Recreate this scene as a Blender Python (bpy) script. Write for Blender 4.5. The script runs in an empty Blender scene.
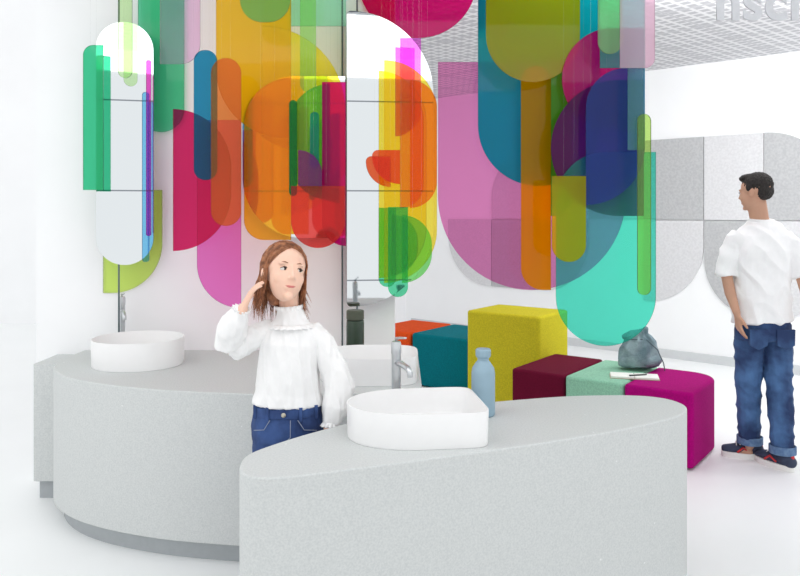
import bpy, bmesh, math, random
from mathutils import Vector, Matrix, noise
random.seed(4)
scene = bpy.context.scene
COL = scene.collection
CEIL = 3.1

# ------------------------------------------------------------------ materials
def lin(c):
    out = []
    for v in c[:3]:
        v = v / 255.0
        out.append(v / 12.92 if v <= 0.04045 else ((v + 0.055) / 1.055) ** 2.4)
    return (out[0], out[1], out[2], 1.0)

def mat(name, rgb, rough=0.6, metal=0.0, var=0.0, scale=30.0, bump=0.0, bscale=60.0, rgb2=None, sss=0.0, spec=0.5):
    m = bpy.data.materials.new(name)
    m.use_nodes = True
    nt = m.node_tree
    b = nt.nodes["Principled BSDF"]
    b.inputs["Roughness"].default_value = rough
    b.inputs["Metallic"].default_value = metal
    b.inputs["Specular IOR Level"].default_value = spec
    b.inputs["Base Color"].default_value = lin(rgb)
    if sss:
        b.inputs["Subsurface Weight"].default_value = sss
        b.inputs["Subsurface Radius"].default_value = (0.02, 0.008, 0.005)
    tc = nt.nodes.new("ShaderNodeTexCoord")
    if var or rgb2:
        n = nt.nodes.new("ShaderNodeTexNoise")
        n.inputs["Scale"].default_value = scale
        n.inputs["Detail"].default_value = 6
        nt.links.new(tc.outputs["Object"], n.inputs["Vector"])
        r = nt.nodes.new("ShaderNodeValToRGB")
        c1 = lin(rgb)
        c2 = lin(rgb2) if rgb2 else tuple([v * (1 - var) for v in c1[:3]] + [1])
        r.color_ramp.elements[0].position = 0.38
        r.color_ramp.elements[1].position = 0.62
        r.color_ramp.elements[0].color = c2
        r.color_ramp.elements[1].color = c1
        nt.links.new(n.outputs["Fac"], r.inputs["Fac"])
        nt.links.new(r.outputs["Color"], b.inputs["Base Color"])
    if bump:
        n2 = nt.nodes.new("ShaderNodeTexNoise")
        n2.inputs["Scale"].default_value = bscale
        n2.inputs["Detail"].default_value = 4
        nt.links.new(tc.outputs["Object"], n2.inputs["Vector"])
        bp = nt.nodes.new("ShaderNodeBump")
        bp.inputs["Strength"].default_value = bump
        bp.inputs["Distance"].default_value = 0.01
        nt.links.new(n2.outputs["Fac"], bp.inputs["Height"])
        nt.links.new(bp.outputs["Normal"], b.inputs["Normal"])
    return m

def terrazzo():
    m = mat("solid_surface_speckled", (203, 207, 206), 0.6, spec=0.3)
    nt = m.node_tree
    b = nt.nodes["Principled BSDF"]
    tc = nt.nodes.new("ShaderNodeTexCoord")
    n = nt.nodes.new("ShaderNodeTexNoise")
    n.inputs["Scale"].default_value = 150
    n.inputs["Detail"].default_value = 3
    v = nt.nodes.new("ShaderNodeTexVoronoi")
    v.inputs["Scale"].default_value = 9
    nt.links.new(tc.outputs["Object"], n.inputs["Vector"])
    nt.links.new(tc.outputs["Object"], v.inputs["Vector"])
    r = nt.nodes.new("ShaderNodeValToRGB")
    r.color_ramp.elements[0].position = 0.3
    r.color_ramp.elements[0].color = lin((195, 199, 199))
    r.color_ramp.elements[1].position = 0.65
    r.color_ramp.elements[1].color = lin((209, 212, 211))
    nt.links.new(n.outputs["Fac"], r.inputs["Fac"])
    r2 = nt.nodes.new("ShaderNodeValToRGB")
    r2.color_ramp.elements[0].position = 0.028
    r2.color_ramp.elements[0].color = (1, 1, 1, 1)
    r2.color_ramp.elements[1].position = 0.04
    r2.color_ramp.elements[1].color = (0, 0, 0, 1)
    nt.links.new(v.outputs["Distance"], r2.inputs["Fac"])
    mx = nt.nodes.new("ShaderNodeMixRGB")
    mx.inputs["Color2"].default_value = lin((230, 232, 232))
    nt.links.new(r2.outputs["Color"], mx.inputs["Fac"])
    nt.links.new(r.outputs["Color"], mx.inputs["Color1"])
    nt.links.new(mx.outputs["Color"], b.inputs["Base Color"])
    return m

def ceiling_mat():
    m = mat("perforated_ceiling_tile", (225, 225, 226), 0.7)
    nt = m.node_tree
    b = nt.nodes["Principled BSDF"]
    tc = nt.nodes.new("ShaderNodeTexCoord")
    def brick(w, h, mortar, c1, c2):
        mp = nt.nodes.new("ShaderNodeMapping")
        mp.inputs["Rotation"].default_value = (0, 0, math.radians(-41.5))
        nt.links.new(tc.outputs["Object"], mp.inputs["Vector"])
        k = nt.nodes.new("ShaderNodeTexBrick")
        k.offset = 0
        k.inputs["Scale"].default_value = 1
        k.inputs["Brick Width"].default_value = w
        k.inputs["Row Height"].default_value = h
        k.inputs["Mortar Size"].default_value = mortar
        k.inputs["Mortar Smooth"].default_value = 0.5
        k.inputs["Color1"].default_value = c1
        k.inputs["Color2"].default_value = c1
        k.inputs["Mortar"].default_value = c2
        nt.links.new(mp.outputs["Vector"], k.inputs["Vector"])
        return k
    a = brick(0.10, 0.10, 0.022, lin((186, 186, 191)), lin((228, 228, 230)))
    c = brick(0.6, 0.6, 0.016, (1, 1, 1, 1), (0.68, 0.68, 0.70, 1))
    mx = nt.nodes.new("ShaderNodeMixRGB")
    mx.blend_type = 'MULTIPLY'
    mx.inputs["Fac"].default_value = 1
    nt.links.new(a.outputs["Color"], mx.inputs["Color1"])
    nt.links.new(c.outputs["Color"], mx.inputs["Color2"])
    nt.links.new(mx.outputs["Color"], b.inputs["Base Color"])
    return m

def mirror_mat():
    m = bpy.data.materials.new("mirror_glass_painted_grid")
    m.use_nodes = True
    nt = m.node_tree
    b = nt.nodes["Principled BSDF"]
    b.inputs["Metallic"].default_value = 1
    b.inputs["Roughness"].default_value = 0.03
    tc = nt.nodes.new("ShaderNodeTexCoord")
    sp = nt.nodes.new("ShaderNodeSeparateXYZ")
    nt.links.new(tc.outputs["Object"], sp.inputs[0])
    mo = nt.nodes.new("ShaderNodeMath"); mo.operation = 'MODULO'
    ad = nt.nodes.new("ShaderNodeMath"); ad.operation = 'ADD'
    ad.inputs[1].default_value = 9.83
    nt.links.new(sp.outputs["Z"], ad.inputs[0])
    nt.links.new(ad.outputs[0], mo.inputs[0])
    mo.inputs[1].default_value = 0.5
    lt = nt.nodes.new("ShaderNodeMath"); lt.operation = 'LESS_THAN'
    lt.inputs[1].default_value = 0.008
    nt.links.new(mo.outputs[0], lt.inputs[0])
    mx = nt.nodes.new("ShaderNodeMixRGB")
    mx.inputs["Color1"].default_value = (0.70, 0.735, 0.75, 1)
    mx.inputs["Color2"].default_value = (0.25, 0.27, 0.3, 1)  # dark lines painted in for the ceiling grid reflected in the glass
    nt.links.new(lt.outputs[0], mx.inputs["Fac"])
    nt.links.new(mx.outputs["Color"], b.inputs["Base Color"])
    return m

_ac = {}
def acrylic(rgb, opq):
    key = (rgb, opq)
    if key in _ac:
        return _ac[key]
    m = bpy.data.materials.new("tinted_acrylic_%02x%02x%02x" % rgb)
    m.use_nodes = True
    nt = m.node_tree
    for n in list(nt.nodes):
        nt.nodes.remove(n)
    out = nt.nodes.new("ShaderNodeOutputMaterial")
    tr = nt.nodes.new("ShaderNodeBsdfTransparent")
    tr.inputs[0].default_value = lin(rgb)
    d1 = nt.nodes.new("ShaderNodeBsdfTranslucent")
    d1.inputs[0].default_value = lin(rgb)
    d2 = nt.nodes.new("ShaderNodeBsdfDiffuse")
    d2.inputs[0].default_value = lin(rgb)
    dm = nt.nodes.new("ShaderNodeMixShader"); dm.inputs[0].default_value = 0.55
    nt.links.new(d1.outputs[0], dm.inputs[1]); nt.links.new(d2.outputs[0], dm.inputs[2])
    gl = nt.nodes.new("ShaderNodeBsdfGlossy")
    gl.inputs["Roughness"].default_value = 0.04
    m1 = nt.nodes.new("ShaderNodeMixShader"); m1.inputs[0].default_value = opq
    m2 = nt.nodes.new("ShaderNodeMixShader"); m2.inputs[0].default_value = 0.015
    nt.links.new(tr.outputs[0], m1.inputs[1]); nt.links.new(dm.outputs[0], m1.inputs[2])
    nt.links.new(m1.outputs[0], m2.inputs[1]); nt.links.new(gl.outputs[0], m2.inputs[2])
    nt.links.new(m2.outputs[0], out.inputs[0])
    _ac[key] = m
    return m
_ed = {}
def edge_mat(rgb):
    c = tuple(int(v * 0.5) for v in rgb)
    if c not in _ed:
        _ed[c] = mat("acrylic_edge_%02x%02x%02x" % c, c, 0.25, var=0.05)
    return _ed[c]

def nylon():
    m = bpy.data.materials.new("clear_nylon_line")
    m.use_nodes = True
    nt = m.node_tree
    out = nt.nodes["Material Output"]; b = nt.nodes["Principled BSDF"]
    b.inputs["Base Color"].default_value = (0.85, 0.87, 0.9, 1)
    tr = nt.nodes.new("ShaderNodeBsdfTransparent")
    mx = nt.nodes.new("ShaderNodeMixShader"); mx.inputs[0].default_value = 0.12
    nt.links.new(tr.outputs[0], mx.inputs[1]); nt.links.new(b.outputs[0], mx.inputs[2])
    nt.links.new(mx.outputs[0], out.inputs[0])
    return m
M_line = nylon()
M_wall = mat("painted_wall", (247, 248, 249), 0.8, var=0.012, scale=3)
M_floor = mat("pale_resin_floor", (245, 247, 247), 0.45, var=0.012, scale=2)
M_base = mat("grey_baseboard", (210, 213, 215), 0.6, var=0.03)
M_counter = terrazzo()
M_plinth = mat("plinth_grey", (172, 177, 180), 0.7, var=0.05)
M_ceil = ceiling_mat()
M_mirror = mirror_mat()
M_mirror_edge = mat("mirror_edge_steel", (110, 125, 130), 0.3, 0.6, var=0.05)
M_ceramic = mat("white_ceramic", (242, 242, 242), 0.3, var=0.01)
M_chrome = mat("brushed_chrome", (206, 210, 213), 0.28, 0.8, var=0.05)
M_steel = mat("cable_pale", (215, 217, 220), 0.4, 0.0, var=0.05)
M_skin = mat("skin_child", (240, 198, 176), 0.6, var=0.04, scale=12, sss=0.1, spec=0.3)
M_skin2 = mat("skin_adult", (196, 152, 128), 0.6, var=0.06, scale=12, sss=0.08, spec=0.3)
M_lip = mat("lips", (208, 122, 116), 0.5, var=0.05)
M_eye = mat("eye_white", (225, 220, 216), 0.3, var=0.01)
M_iris = mat("iris_brown", (52, 36, 28), 0.25, var=0.1)
M_lash = mat("lash_brown", (70, 46, 36), 0.7, var=0.1)
M_brow = mat("soft_brown_brow", (148, 102, 76), 0.8, var=0.1)
M_hair = mat("auburn_hair", (178, 118, 80), 0.5, rgb2=(118, 70, 44), scale=45, bump=0.3, bscale=150)
M_hair2 = mat("black_hair", (40, 33, 30), 0.7, rgb2=(20, 16, 14), scale=90, bump=0.6, bscale=200)
M_blouse = mat("white_cotton_blouse", (242, 242, 242), 0.85, var=0.02, bump=0.25, bscale=34)
M_tee = mat("white_jersey_tshirt", (242, 242, 243), 0.85, var=0.02, bump=0.2, bscale=14)
M_denim = mat("denim_blue", (54, 82, 136), 0.85, rgb2=(32, 54, 100), scale=9, bump=0.3, bscale=60)
M_denim2 = mat("denim_washed", (72, 110, 158), 0.85, rgb2=(28, 50, 92), scale=5, bump=0.3, bscale=40)
M_cuff = mat("denim_inside_pale", (104, 132, 166), 0.85, rgb2=(80, 108, 146), scale=30)
M_stitch = mat("pale_stitching", (140, 150, 172), 0.8, var=0.05)
M_button = mat("metal_button", (190, 185, 170), 0.3, 0.8, var=0.05)
M_shoe = mat("navy_suede", (54, 64, 88), 0.8, var=0.1)
M_red = mat("red_trim", (200, 50, 55), 0.6, var=0.05)
M_sole = mat("white_rubber", (238, 238, 235), 0.6, var=0.03)
M_dark = mat("dark_rubber", (35, 35, 38), 0.7, var=0.1)
M_bottle = mat("powder_blue_bottle", (146, 174, 190), 0.5, var=0.04)
M_greenb = mat("dark_green_glass", (48, 66, 52), 0.3, var=0.1)
M_greencap = mat("dark_green_cap", (78, 84, 70), 0.5, var=0.1)
M_bag = mat("grey_blue_canvas", (150, 168, 174), 1.0, rgb2=(110, 130, 138), scale=11, bump=0.7, bscale=120, spec=0.0)
M_cord = mat("bag_cord", (84, 98, 106), 0.8, var=0.1)
M_paper = mat("notebook_paper", (240, 239, 234), 0.7, var=0.02)
M_cover = mat("notebook_cover", (190, 170, 150), 0.7, var=0.05)
M_pen = mat("black_pen", (40, 40, 42), 0.4, var=0.05)
M_sign = mat("sign_grey", (200, 202, 206), 0.5, var=0.05)
M_felt = mat("grey_felt", (192, 193, 194), 0.95, rgb2=(180, 181, 183), scale=45, spec=0.1)
M_felt2 = mat("pale_grey_felt", (220, 220, 222), 0.95, rgb2=(211, 211, 213), scale=45, spec=0.1)

# ------------------------------------------------------------------ object helpers
def make(name, verts, faces, m, parent=None, smooth=False, label=None, category=None, group=None, kind=None, sharp=0.6, mats=None, fmat=None):
    me = bpy.data.meshes.new(name)
    me.from_pydata([tuple(v) for v in verts], [], faces)
    bm = bmesh.new(); bm.from_mesh(me)
    bmesh.ops.recalc_face_normals(bm, faces=bm.faces)
    bm.to_mesh(me); bm.free()
    me.update()
    for mm in (mats or [m]):
        me.materials.append(mm)
    if fmat:
        for i, p in enumerate(me.polygons):
            p.material_index = fmat[i]
    ob = bpy.data.objects.new(name, me)
    COL.objects.link(ob)
    if smooth:
        for p in me.polygons:
            p.use_smooth = True
        if sharp:
            me.set_sharp_from_angle(angle=sharp)
    attach(ob, parent)
    tag(ob, label, category, group, kind)
    return ob

def attach(ob, parent):
    if parent is not None:
        ob.parent = parent
        if parent.type == 'EMPTY':
            ob.matrix_parent_inverse = Matrix.Translation(-parent.location)

def tag(ob, label=None, category=None, group=None, kind=None):
    if label: ob["label"] = label
    if category: ob["category"] = category
    if group: ob["group"] = group
    if kind: ob["kind"] = kind

def root(name, loc, label, category, group=None):
    e = bpy.data.objects.new(name, None)
    e.empty_display_size = 0.1
    e.location = loc
    COL.objects.link(e)
    tag(e, label, category, group)
    return e

def box(name, lo, hi, m, **k):
    x0, y0, z0 = lo; x1, y1, z1 = hi
    v = [(x0,y0,z0),(x1,y0,z0),(x1,y1,z0),(x0,y1,z0),(x0,y0,z1),(x1,y0,z1),(x1,y1,z1),(x0,y1,z1)]
    f = [(0,3,2,1),(4,5,6,7),(0,1,5,4),(1,2,6,5),(2,3,7,6),(3,0,4,7)]
    return make(name, v, f, m, **k)

def bevel(ob, w, seg=3, ang=40):
    b = ob.modifiers.new("bevel", 'BEVEL')
    b.width = w; b.segments = seg; b.limit_method = 'ANGLE'; b.angle_limit = math.radians(ang)
    return ob

def prism(name, outline, z0, z1, m, **k):
    n = len(outline)
    v = [(p[0], p[1], z0) for p in outline] + [(p[0], p[1], z1) for p in outline]
    f = [tuple(reversed(range(n))), tuple(range(n, 2*n))]
    for i in range(n):
        j = (i + 1) % n
        f.append((i, j, n + j, n + i))
    return make(name, v, f, m, smooth=True, **k)

def offset_poly(pts, d):
    n = len(pts)
    area = sum(pts[i][0]*pts[(i+1)%n][1] - pts[(i+1)%n][0]*pts[i][1] for i in range(n))
    sgn = 1 if area > 0 else -1
    out = []
    for i in range(n):
        a = Vector(pts[i-1]); b = Vector(pts[i]); c = Vector(pts[(i+1) % n])
        t = (c - a).normalized()
        nn = Vector((-t.y, t.x)) * sgn
        out.append(tuple(b + nn * d))
    return out

def catmull(pts, sub=6, closed=True):
    out = []
    n = len(pts)
    for i in range(n if closed else n-1):
        if closed:
            q = [pts[(i + k) % n] for k in (-1, 0, 1, 2)]
        else:
            q = [pts[max(0, i-1)], pts[i], pts[i+1], pts[min(n-1, i+2)]]
        p0, p1, p2, p3 = [Vector(a) for a in q]
        for s in range(sub):
            t = s / sub
            out.append(tuple(0.5 * ((2*p1) + (-p0+p2)*t + (2*p0-5*p1+4*p2-p3)*t*t + (-p0+3*p1-3*p2+p3)*t**3)))
    if not closed: out.append(tuple(pts[-1]))
    return out

# primitive geometry used in blobs: each returns (verts, faces)
def ell(c, r, rot=None, seg=20, rings=12):
    c = Vector(c); v = []; f = []
    for i in range(1, rings):
        th = math.pi * i / rings
        for j in range(seg):
            ph = 2*math.pi*j/seg
            p = Vector((r[0]*math.sin(th)*math.cos(ph), r[1]*math.sin(th)*math.sin(ph), r[2]*math.cos(th)))
            if rot: p = rot @ p
            v.append(c + p)
    top = len(v); p = Vector((0, 0, r[2])); v.append(c + (rot @ p if rot else p))
    bot = len(v); p = Vector((0, 0, -r[2])); v.append(c + (rot @ p if rot else p))
    for i in range(rings-2):
        for j in range(seg):
            a = i*seg+j; b = i*seg+(j+1) % seg
            f.append((a, a+seg, b+seg, b))
    for j in range(seg):
        f.append((top, j, (j+1) % seg))
        f.append((bot, (rings-2)*seg+(j+1) % seg, (rings-2)*seg+j))
    return v, f

def tube(pts, rad, up=(0, -1, 0), seg=14, dome=0.6):
    pts = [Vector(p) for p in pts]
    rr = [(r, r) if not isinstance(r, (tuple, list)) else r for r in rad]
    up = Vector(up)
    n = len(pts)
    tang = []
    for i in range(n):
        a = pts[max(0, i-1)]; b = pts[min(n-1, i+1)]
        tang.append((b-a).normalized())
    P = list(pts); R = list(rr); T = list(tang)
    if dome:
        m0 = min(rr[0]); m1 = min(rr[-1])
        P = [pts[0]-tang[0]*m0*dome, pts[0]-tang[0]*m0*dome*0.7] + P + [pts[-1]+tang[-1]*m1*dome*0.7, pts[-1]+tang[-1]*m1*dome]
        R = [(rr[0][0]*.35, rr[0][1]*.35), (rr[0][0]*.75, rr[0][1]*.75)] + R + [(rr[-1][0]*.75, rr[-1][1]*.75), (rr[-1][0]*.35, rr[-1][1]*.35)]
        T = [tang[0]]*2 + T + [tang[-1]]*2
    v = []; f = []
    for p, r, t in zip(P, R, T):
        a = up - t*up.dot(t)
        if a.length < 1e-3:
            a = Vector((1, 0, 0)) - t*t.x
        a.normalize()
        b = t.cross(a)
        for j in range(seg):
            ph = 2*math.pi*j/seg
            v.append(p + b*math.cos(ph)*r[0] + a*math.sin(ph)*r[1])
    for i in range(len(P)-1):
        for j in range(seg):
            k = (j+1) % seg
            f.append((i*seg+j, i*seg+k, (i+1)*seg+k, (i+1)*seg+j))
    f.append(tuple(reversed(range(seg))))
    f.append(tuple(range((len(P)-1)*seg, len(P)*seg)))
    return v, f

def xform(part, M):
    return [M @ Vector(v) for v in part[0]], part[1]

def join(parts):
    V = []; F = []
    for v, f in parts:
        o = len(V); V += list(v); F += [tuple(i+o for i in q) for q in f]
    return V, F

def blob(name, parts, m, voxel=0.006, smooth=4, disp=None, **k):
    V, F = join(parts)
    tmp = make("tmp", V, F, m)
    rm = tmp.modifiers.new("r", 'REMESH'); rm.mode = 'VOXEL'; rm.voxel_size = voxel
    sm = tmp.modifiers.new("s", 'SMOOTH'); sm.factor = 0.5; sm.iterations = smooth
    dg = bpy.context.evaluated_depsgraph_get()
    me = bpy.data.meshes.new_from_object(tmp.evaluated_get(dg))
    bpy.data.objects.remove(tmp)
    me.name = name
    if disp:
        nn = [v.normal.copy() for v in me.vertices]
        for v, q in zip(me.vertices, nn):
            v.co = v.co + q * disp(v.co)
    for p in me.polygons:
        p.use_smooth = True
    if not me.materials: me.materials.append(m)
    ob = bpy.data.objects.new(name, me)
    COL.objects.link(ob)
    attach(ob, k.get("parent"))
    tag(ob, k.get("label"), k.get("category"), k.get("group"), k.get("kind"))
    return ob

def geo(name, parts, m, **k):
    V, F = join(parts)
    return make(name, V, F, m, smooth=True, sharp=k.pop("sharp", None), **k)

def lathe(name, c, prof, m, seg=32, **k):
    v = []; f = []
    for r, z in prof:
        for j in range(seg):
            a = 2*math.pi*j/seg
            v.append((c[0]+r*math.cos(a), c[1]+r*math.sin(a), c[2]+z))
    for i in range(len(prof)-1):
        for j in range(seg):
            q = (j+1) % seg
            f.append((i*seg+j, i*seg+q, (i+1)*seg+q, (i+1)*seg+j))
    f.append(tuple(reversed(range(seg)))); f.append(tuple(range((len(prof)-1)*seg, len(prof)*seg)))
    return make(name, v, f, m, smooth=True, **k)

# ------------------------------------------------------------------ room
box("floor", (-9, -1.5, -0.1), (6.2, 11, 0), M_floor, kind="structure")
box("ceiling", (-2.10, 1.0, CEIL), (6.2, 11, CEIL+0.1), M_ceil, kind="structure")
box("wall_rear", (-9, 10.5, 0), (0.12, 10.7, 6), M_wall, kind="structure")
box("wall_partition", (-2.10, 4.33, 0), (-0.03, 4.60, CEIL), M_wall, kind="structure")
A = Vector((2.0, 8.8, 0)); D = Vector((0.749, -0.663, 0)); N = Vector((-0.663, -0.749, 0))
def wall_pt(s, z, out=0.0):
    p = A + D*s + N*out
    return (p.x, p.y, z)
def wall_slab(name, s0, s1, z0, z1, o0, o1, m, **k):
    v = [wall_pt(s, z, o) for o in (o0, o1) for s, z in ((s0, z0), (s1, z0), (s1, z1), (s0, z1))]
    f = [(0,1,2,3),(4,5,6,7),(0,1,5,4),(1,2,6,5),(2,3,7,6),(3,0,4,7)]
    return make(name, v, f, m, **k)
wall_slab("wall_back", -2.57, 4.5, 0, CEIL, -0.15, 0.0, M_wall, kind="structure")
wall_slab("baseboard_back", -2.45, 4.5, 0, 0.09, 0.0, 0.02, M_base, kind="structure")

def corner_outline(x0, x1, z0, z1, tl, tr, br, bl, n=18):
    """closed outline of a rectangle with individually rounded corners"""
    out = []
    def arc(cx, cz, r, a0):
        if r <= 1e-4:
            out.append((cx, cz)); return
        for i in range(n+1):
            a = a0 + (math.pi/2)*i/n
            p = (cx + r*math.cos(a), cz + r*math.sin(a))
            if not out or (abs(out[-1][0]-p[0])+abs(out[-1][1]-p[1])) > 1e-5:
                out.append(p)
    arc(x1-br, z0+br, br, -math.pi/2)
    arc(x1-tr, z1-tr, tr, 0)
    arc(x0+tl, z1-tl, tl, math.pi/2)
    arc(x0+bl, z0+bl, bl, math.pi)
    if abs(out[0][0]-out[-1][0])+abs(out[0][1]-out[-1][1]) < 1e-5: out.pop()
    return out

def felt(s0, s1, z0, z1, tl, tr, br, bl, m, lab):
    o = corner_outline(s0, s1, z0, z1, tl, tr, br, bl)
    n = len(o)
    v = [wall_pt(a, b, 0.0) for a, b in o] + [wall_pt(a, b, 0.02) for a, b in o]
    f = [tuple(range(n)), tuple(range(n, 2*n))] + [(i, (i+1) % n, n+(i+1) % n, n+i) for i in range(n)]
    make("acoustic_wall_tile", v, f, m, label=lab, category="wall panel", group="felt tiles on the back wall")
G1 = "mid-grey square felt tile fixed on the white wall"
G2 = "grey felt tile with one large rounded corner on the wall"
G3 = "pale grey felt tile fixed on the white wall"
G4 = "pale grey felt tile with one rounded corner on the wall"
felt(0.90, 1.54, 1.48, 2.34, 0, 0, 0, 0, M_felt, G1)
felt(1.55, 2.12, 1.48, 2.34, 0, 0, 0, 0, M_felt2, G3)
felt(2.13, 2.76, 1.48, 2.34, 0, 0.62, 0, 0, M_felt, G2)
felt(0.90, 1.54, 0.60, 1.47, 0, 0, 0.60, 0, M_felt2, G4)
felt(1.55, 2.12, 0.50, 1.47, 0, 0, 0, 0.56, M_felt, G2)
felt(2.13, 2.76, 0.50, 1.47, 0, 0, 0.62, 0, M_felt2, G4)
felt(0.25, 0.89, 1.48, 2.34, 0.6, 0, 0, 0, M_felt2, G4)
felt(-0.40, 0.24, 0.62, 1.47, 0, 0, 0.6, 0, M_felt2, G4)
felt(-1.10, -0.41, 0.62, 1.47, 0, 0, 0, 0, M_felt, G1)
felt(-1.80, -1.11, 0.62, 1.47, 0, 0, 0, 0.65, M_felt2, G4)
felt(-1.10, -0.41, 1.48, 2.34, 0.6, 0, 0, 0, M_felt2, G4)

# ------------------------------------------------------------------ vanity counters
cL = catmull([(-1.82, 4.329), (-1.82, 4.10), (-1.79, 3.88), (-1.70, 3.72), (-1.56, 3.58), (-1.38, 3.47), (-1.17, 3.385), (-0.95, 3.325), (-0.6, 3.27), (-0.36, 3.265), (-0.10, 3.30)], 5, closed=False)
for i in range(1, 9):
    a = -math.pi/2 + (math.pi/2)*i/8
    cL.append((-0.02 + 0.12*math.cos(a), 3.45 + 0.12*math.sin(a)))
cL += [(0.10, 4.20), (-0.02, 4.329), ]
r1 = root("vanity_counter", (-0.9, 3.9, 0), "curved pale grey speckled vanity counter against the white wall", "counter")
bevel(prism("counter_body", cL, 0.09, 0.76, M_counter, parent=r1), 0.006)
prism("plinth", offset_poly(cL, 0.05), 0.0, 0.09, M_plinth, parent=r1, label="recessed darker grey plinth")
r1b = root("side_cabinet", (-1.9, 4.19, 0), "low grey speckled cabinet beside the curved vanity counter", "cabinet")
bevel(box("cabinet_body", (-1.98, 4.05, 0.10), (-1.83, 4.328, 0.735), M_counter, parent=r1b), 0.004)
box("plinth", (-1.96, 4.08, 0), (-1.84, 4.32, 0.10), M_plinth, parent=r1b)

nc = [(-.505,2.39),(-.49,2.30),(-.44,2.245),(-.35,2.245),(-.18,2.305),(0,2.375),(.334,2.51),(.60,2.63),(.80,2.73),(.96,2.83),(1.08,2.92),(1.155,3.02),
      (1.17,3.11),(1.13,3.20),(1.03,3.25),(.86,3.255),(.683,3.23),(.415,3.15),(.08,3.03),(-.08,2.93),(-.22,2.80),(-.354,2.66),(-.456,2.53),(-.495,2.46)]
nco = catmull(nc, 5)
r2 = root("vanity_counter", (0.3, 2.8, 0), "tapering pale grey speckled vanity island with rounded ends", "counter")
bevel(prism("counter_body", nco, 0.09, 0.76, M_counter, parent=r2), 0.006)
prism("plinth", offset_poly(nco, 0.045), 0.0, 0.09, M_plinth, parent=r2, label="recessed darker grey plinth")

def basin(c, hx, hy, h, nr, nl, yaw, lab):
    """nr / nl: squareness of the right and left halves of the outline"""
    r = root("washbasin", c, lab, "sink", "white washbasins on the counters")
    seg = 96
    prof = [(0.975, 0.0), (0.985, 0.003), (0.99, 0.01), (1.0, h-0.002), (0.998, h), (0.978, h), (0.975, h-0.002), (0.955, h*0.5), (0.90, 0.030), (0.6, 0.024), (0.1, 0.02)]
    v = []; f = []
    for s, z in prof:
        for j in range(seg):
            a = 2*math.pi*j/seg
            ca, sa = math.cos(a), math.sin(a)
            n = nr if ca > 0 else nl
            x = hx*s*math.copysign(abs(ca)**(2/n), ca); y = hy*s*math.copysign(abs(sa)**(2/n), sa)
            v.append((c[0]+x*math.cos(yaw)-y*math.sin(yaw), c[1]+x*math.sin(yaw)+y*math.cos(yaw), c[2]+z))
    for i in range(len(prof)-1):
        for j in range(seg):
            q = (j+1) % seg
            f.append((i*seg+j, i*seg+q, (i+1)*seg+q, (i+1)*seg+j))
    f.append(tuple(reversed(range(seg)))); f.append(tuple(range((len(prof)-1)*seg, len(prof)*seg)))
    make("bowl", v, f, M_ceramic, parent=r, smooth=True, sharp=0.4)
    lathe("drain", (c[0], c[1], c[2]+0.019), [(0.022, 0), (0.022, 0.004), (0.012, 0.007)], M_chrome, parent=r, seg=20, label="chrome drain")
basin((-1.37, 3.93, 0.76), 0.232, 0.22, 0.14, 2.1, 2.1, 0, "round white ceramic washbasin standing on the curved counter")
basin((-0.15, 3.60, 0.76), 0.235, 0.19, 0.125, 4.0, 2.2, 0, "white ceramic washbasin near the end of the curved counter")
basin((0.05, 2.68, 0.76), 0.24, 0.19, 0.120, 9.0, 2.0, 0.12, "white D-shaped ceramic washbasin on the island counter")

def tap(c, H, d, lab):
    r = root("basin_tap", c, lab, "tap", "chrome basin taps")
    d = Vector(d).normalized(); b = Vector(c); u = Vector((0, 0, 1))
    lathe("tap_body", c, [(0.026, 0), (0.026, 0.006), (0.018, 0.012), (0.018, H-0.05), (0.020, H-0.045), (0.020, H-0.01), (0.016, H)], M_chrome, parent=r, seg=24)
    p = b + u*(H-0.085)
    geo("spout", [tube([p, p+d*0.05+u*0.005, p+d*0.105, p+d*0.125-u*0.012, p+d*0.13-u*0.03], [0.012, 0.012, 0.011, 0.011, 0.010], up=(0, 0, 1), dome=0.2)], M_chrome, parent=r)
    q = b + u*(H-0.005)
    geo("lever", [tube([q, q+u*0.015, q+u*0.022+d*0.03, q+u*0.03+d*0.085], [0.009, 0.007, (0.008, 0.005), (0.007, 0.004)], up=(0, 0, 1))], M_chrome, parent=r)
tap((-1.565, 4.22, 0.76), 0.32, (0.5, -1, 0), "chrome single lever tap behind the round washbasin")
tap((-0.015, 2.925, 0.76), 0.29, (0.45, -1, 0), "chrome single lever tap on the island counter")

# bottles
rb = root("water_bottle", (0.325, 2.93, 0.76), "powder blue bottle with round lid beside the basin", "bottle")
lathe("bottle_body", (0.325, 2.93, 0.76), [(0.040, 0), (0.046, 0.006), (0.046, 0.165), (0.043, 0.185), (0.030, 0.205), (0.022, 0.215), (0.022, 0.232)], M_bottle, parent=rb)
lathe("lid", (0.325, 2.93, 0.985), [(0.024, 0), (0.028, 0.004), (0.030, 0.01), (0.030, 0.03), (0.026, 0.035)], M_bottle, parent=rb)
rb = root("soap_bottle", (-0.24, 4.02, 0.76), "dark green bottle with olive cap behind the basin", "bottle")
lathe("bottle_body", (-0.24, 4.02, 0.76), [(0.044, 0), (0.048, 0.006), (0.048, 0.20), (0.046, 0.215), (0.03, 0.22)], M_greenb, parent=rb)
lathe("cap", (-0.24, 4.02, 0.98), [(0.046, 0), (0.047, 0.003), (0.047, 0.045), (0.043, 0.05)], M_greencap, parent=rb)

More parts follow.
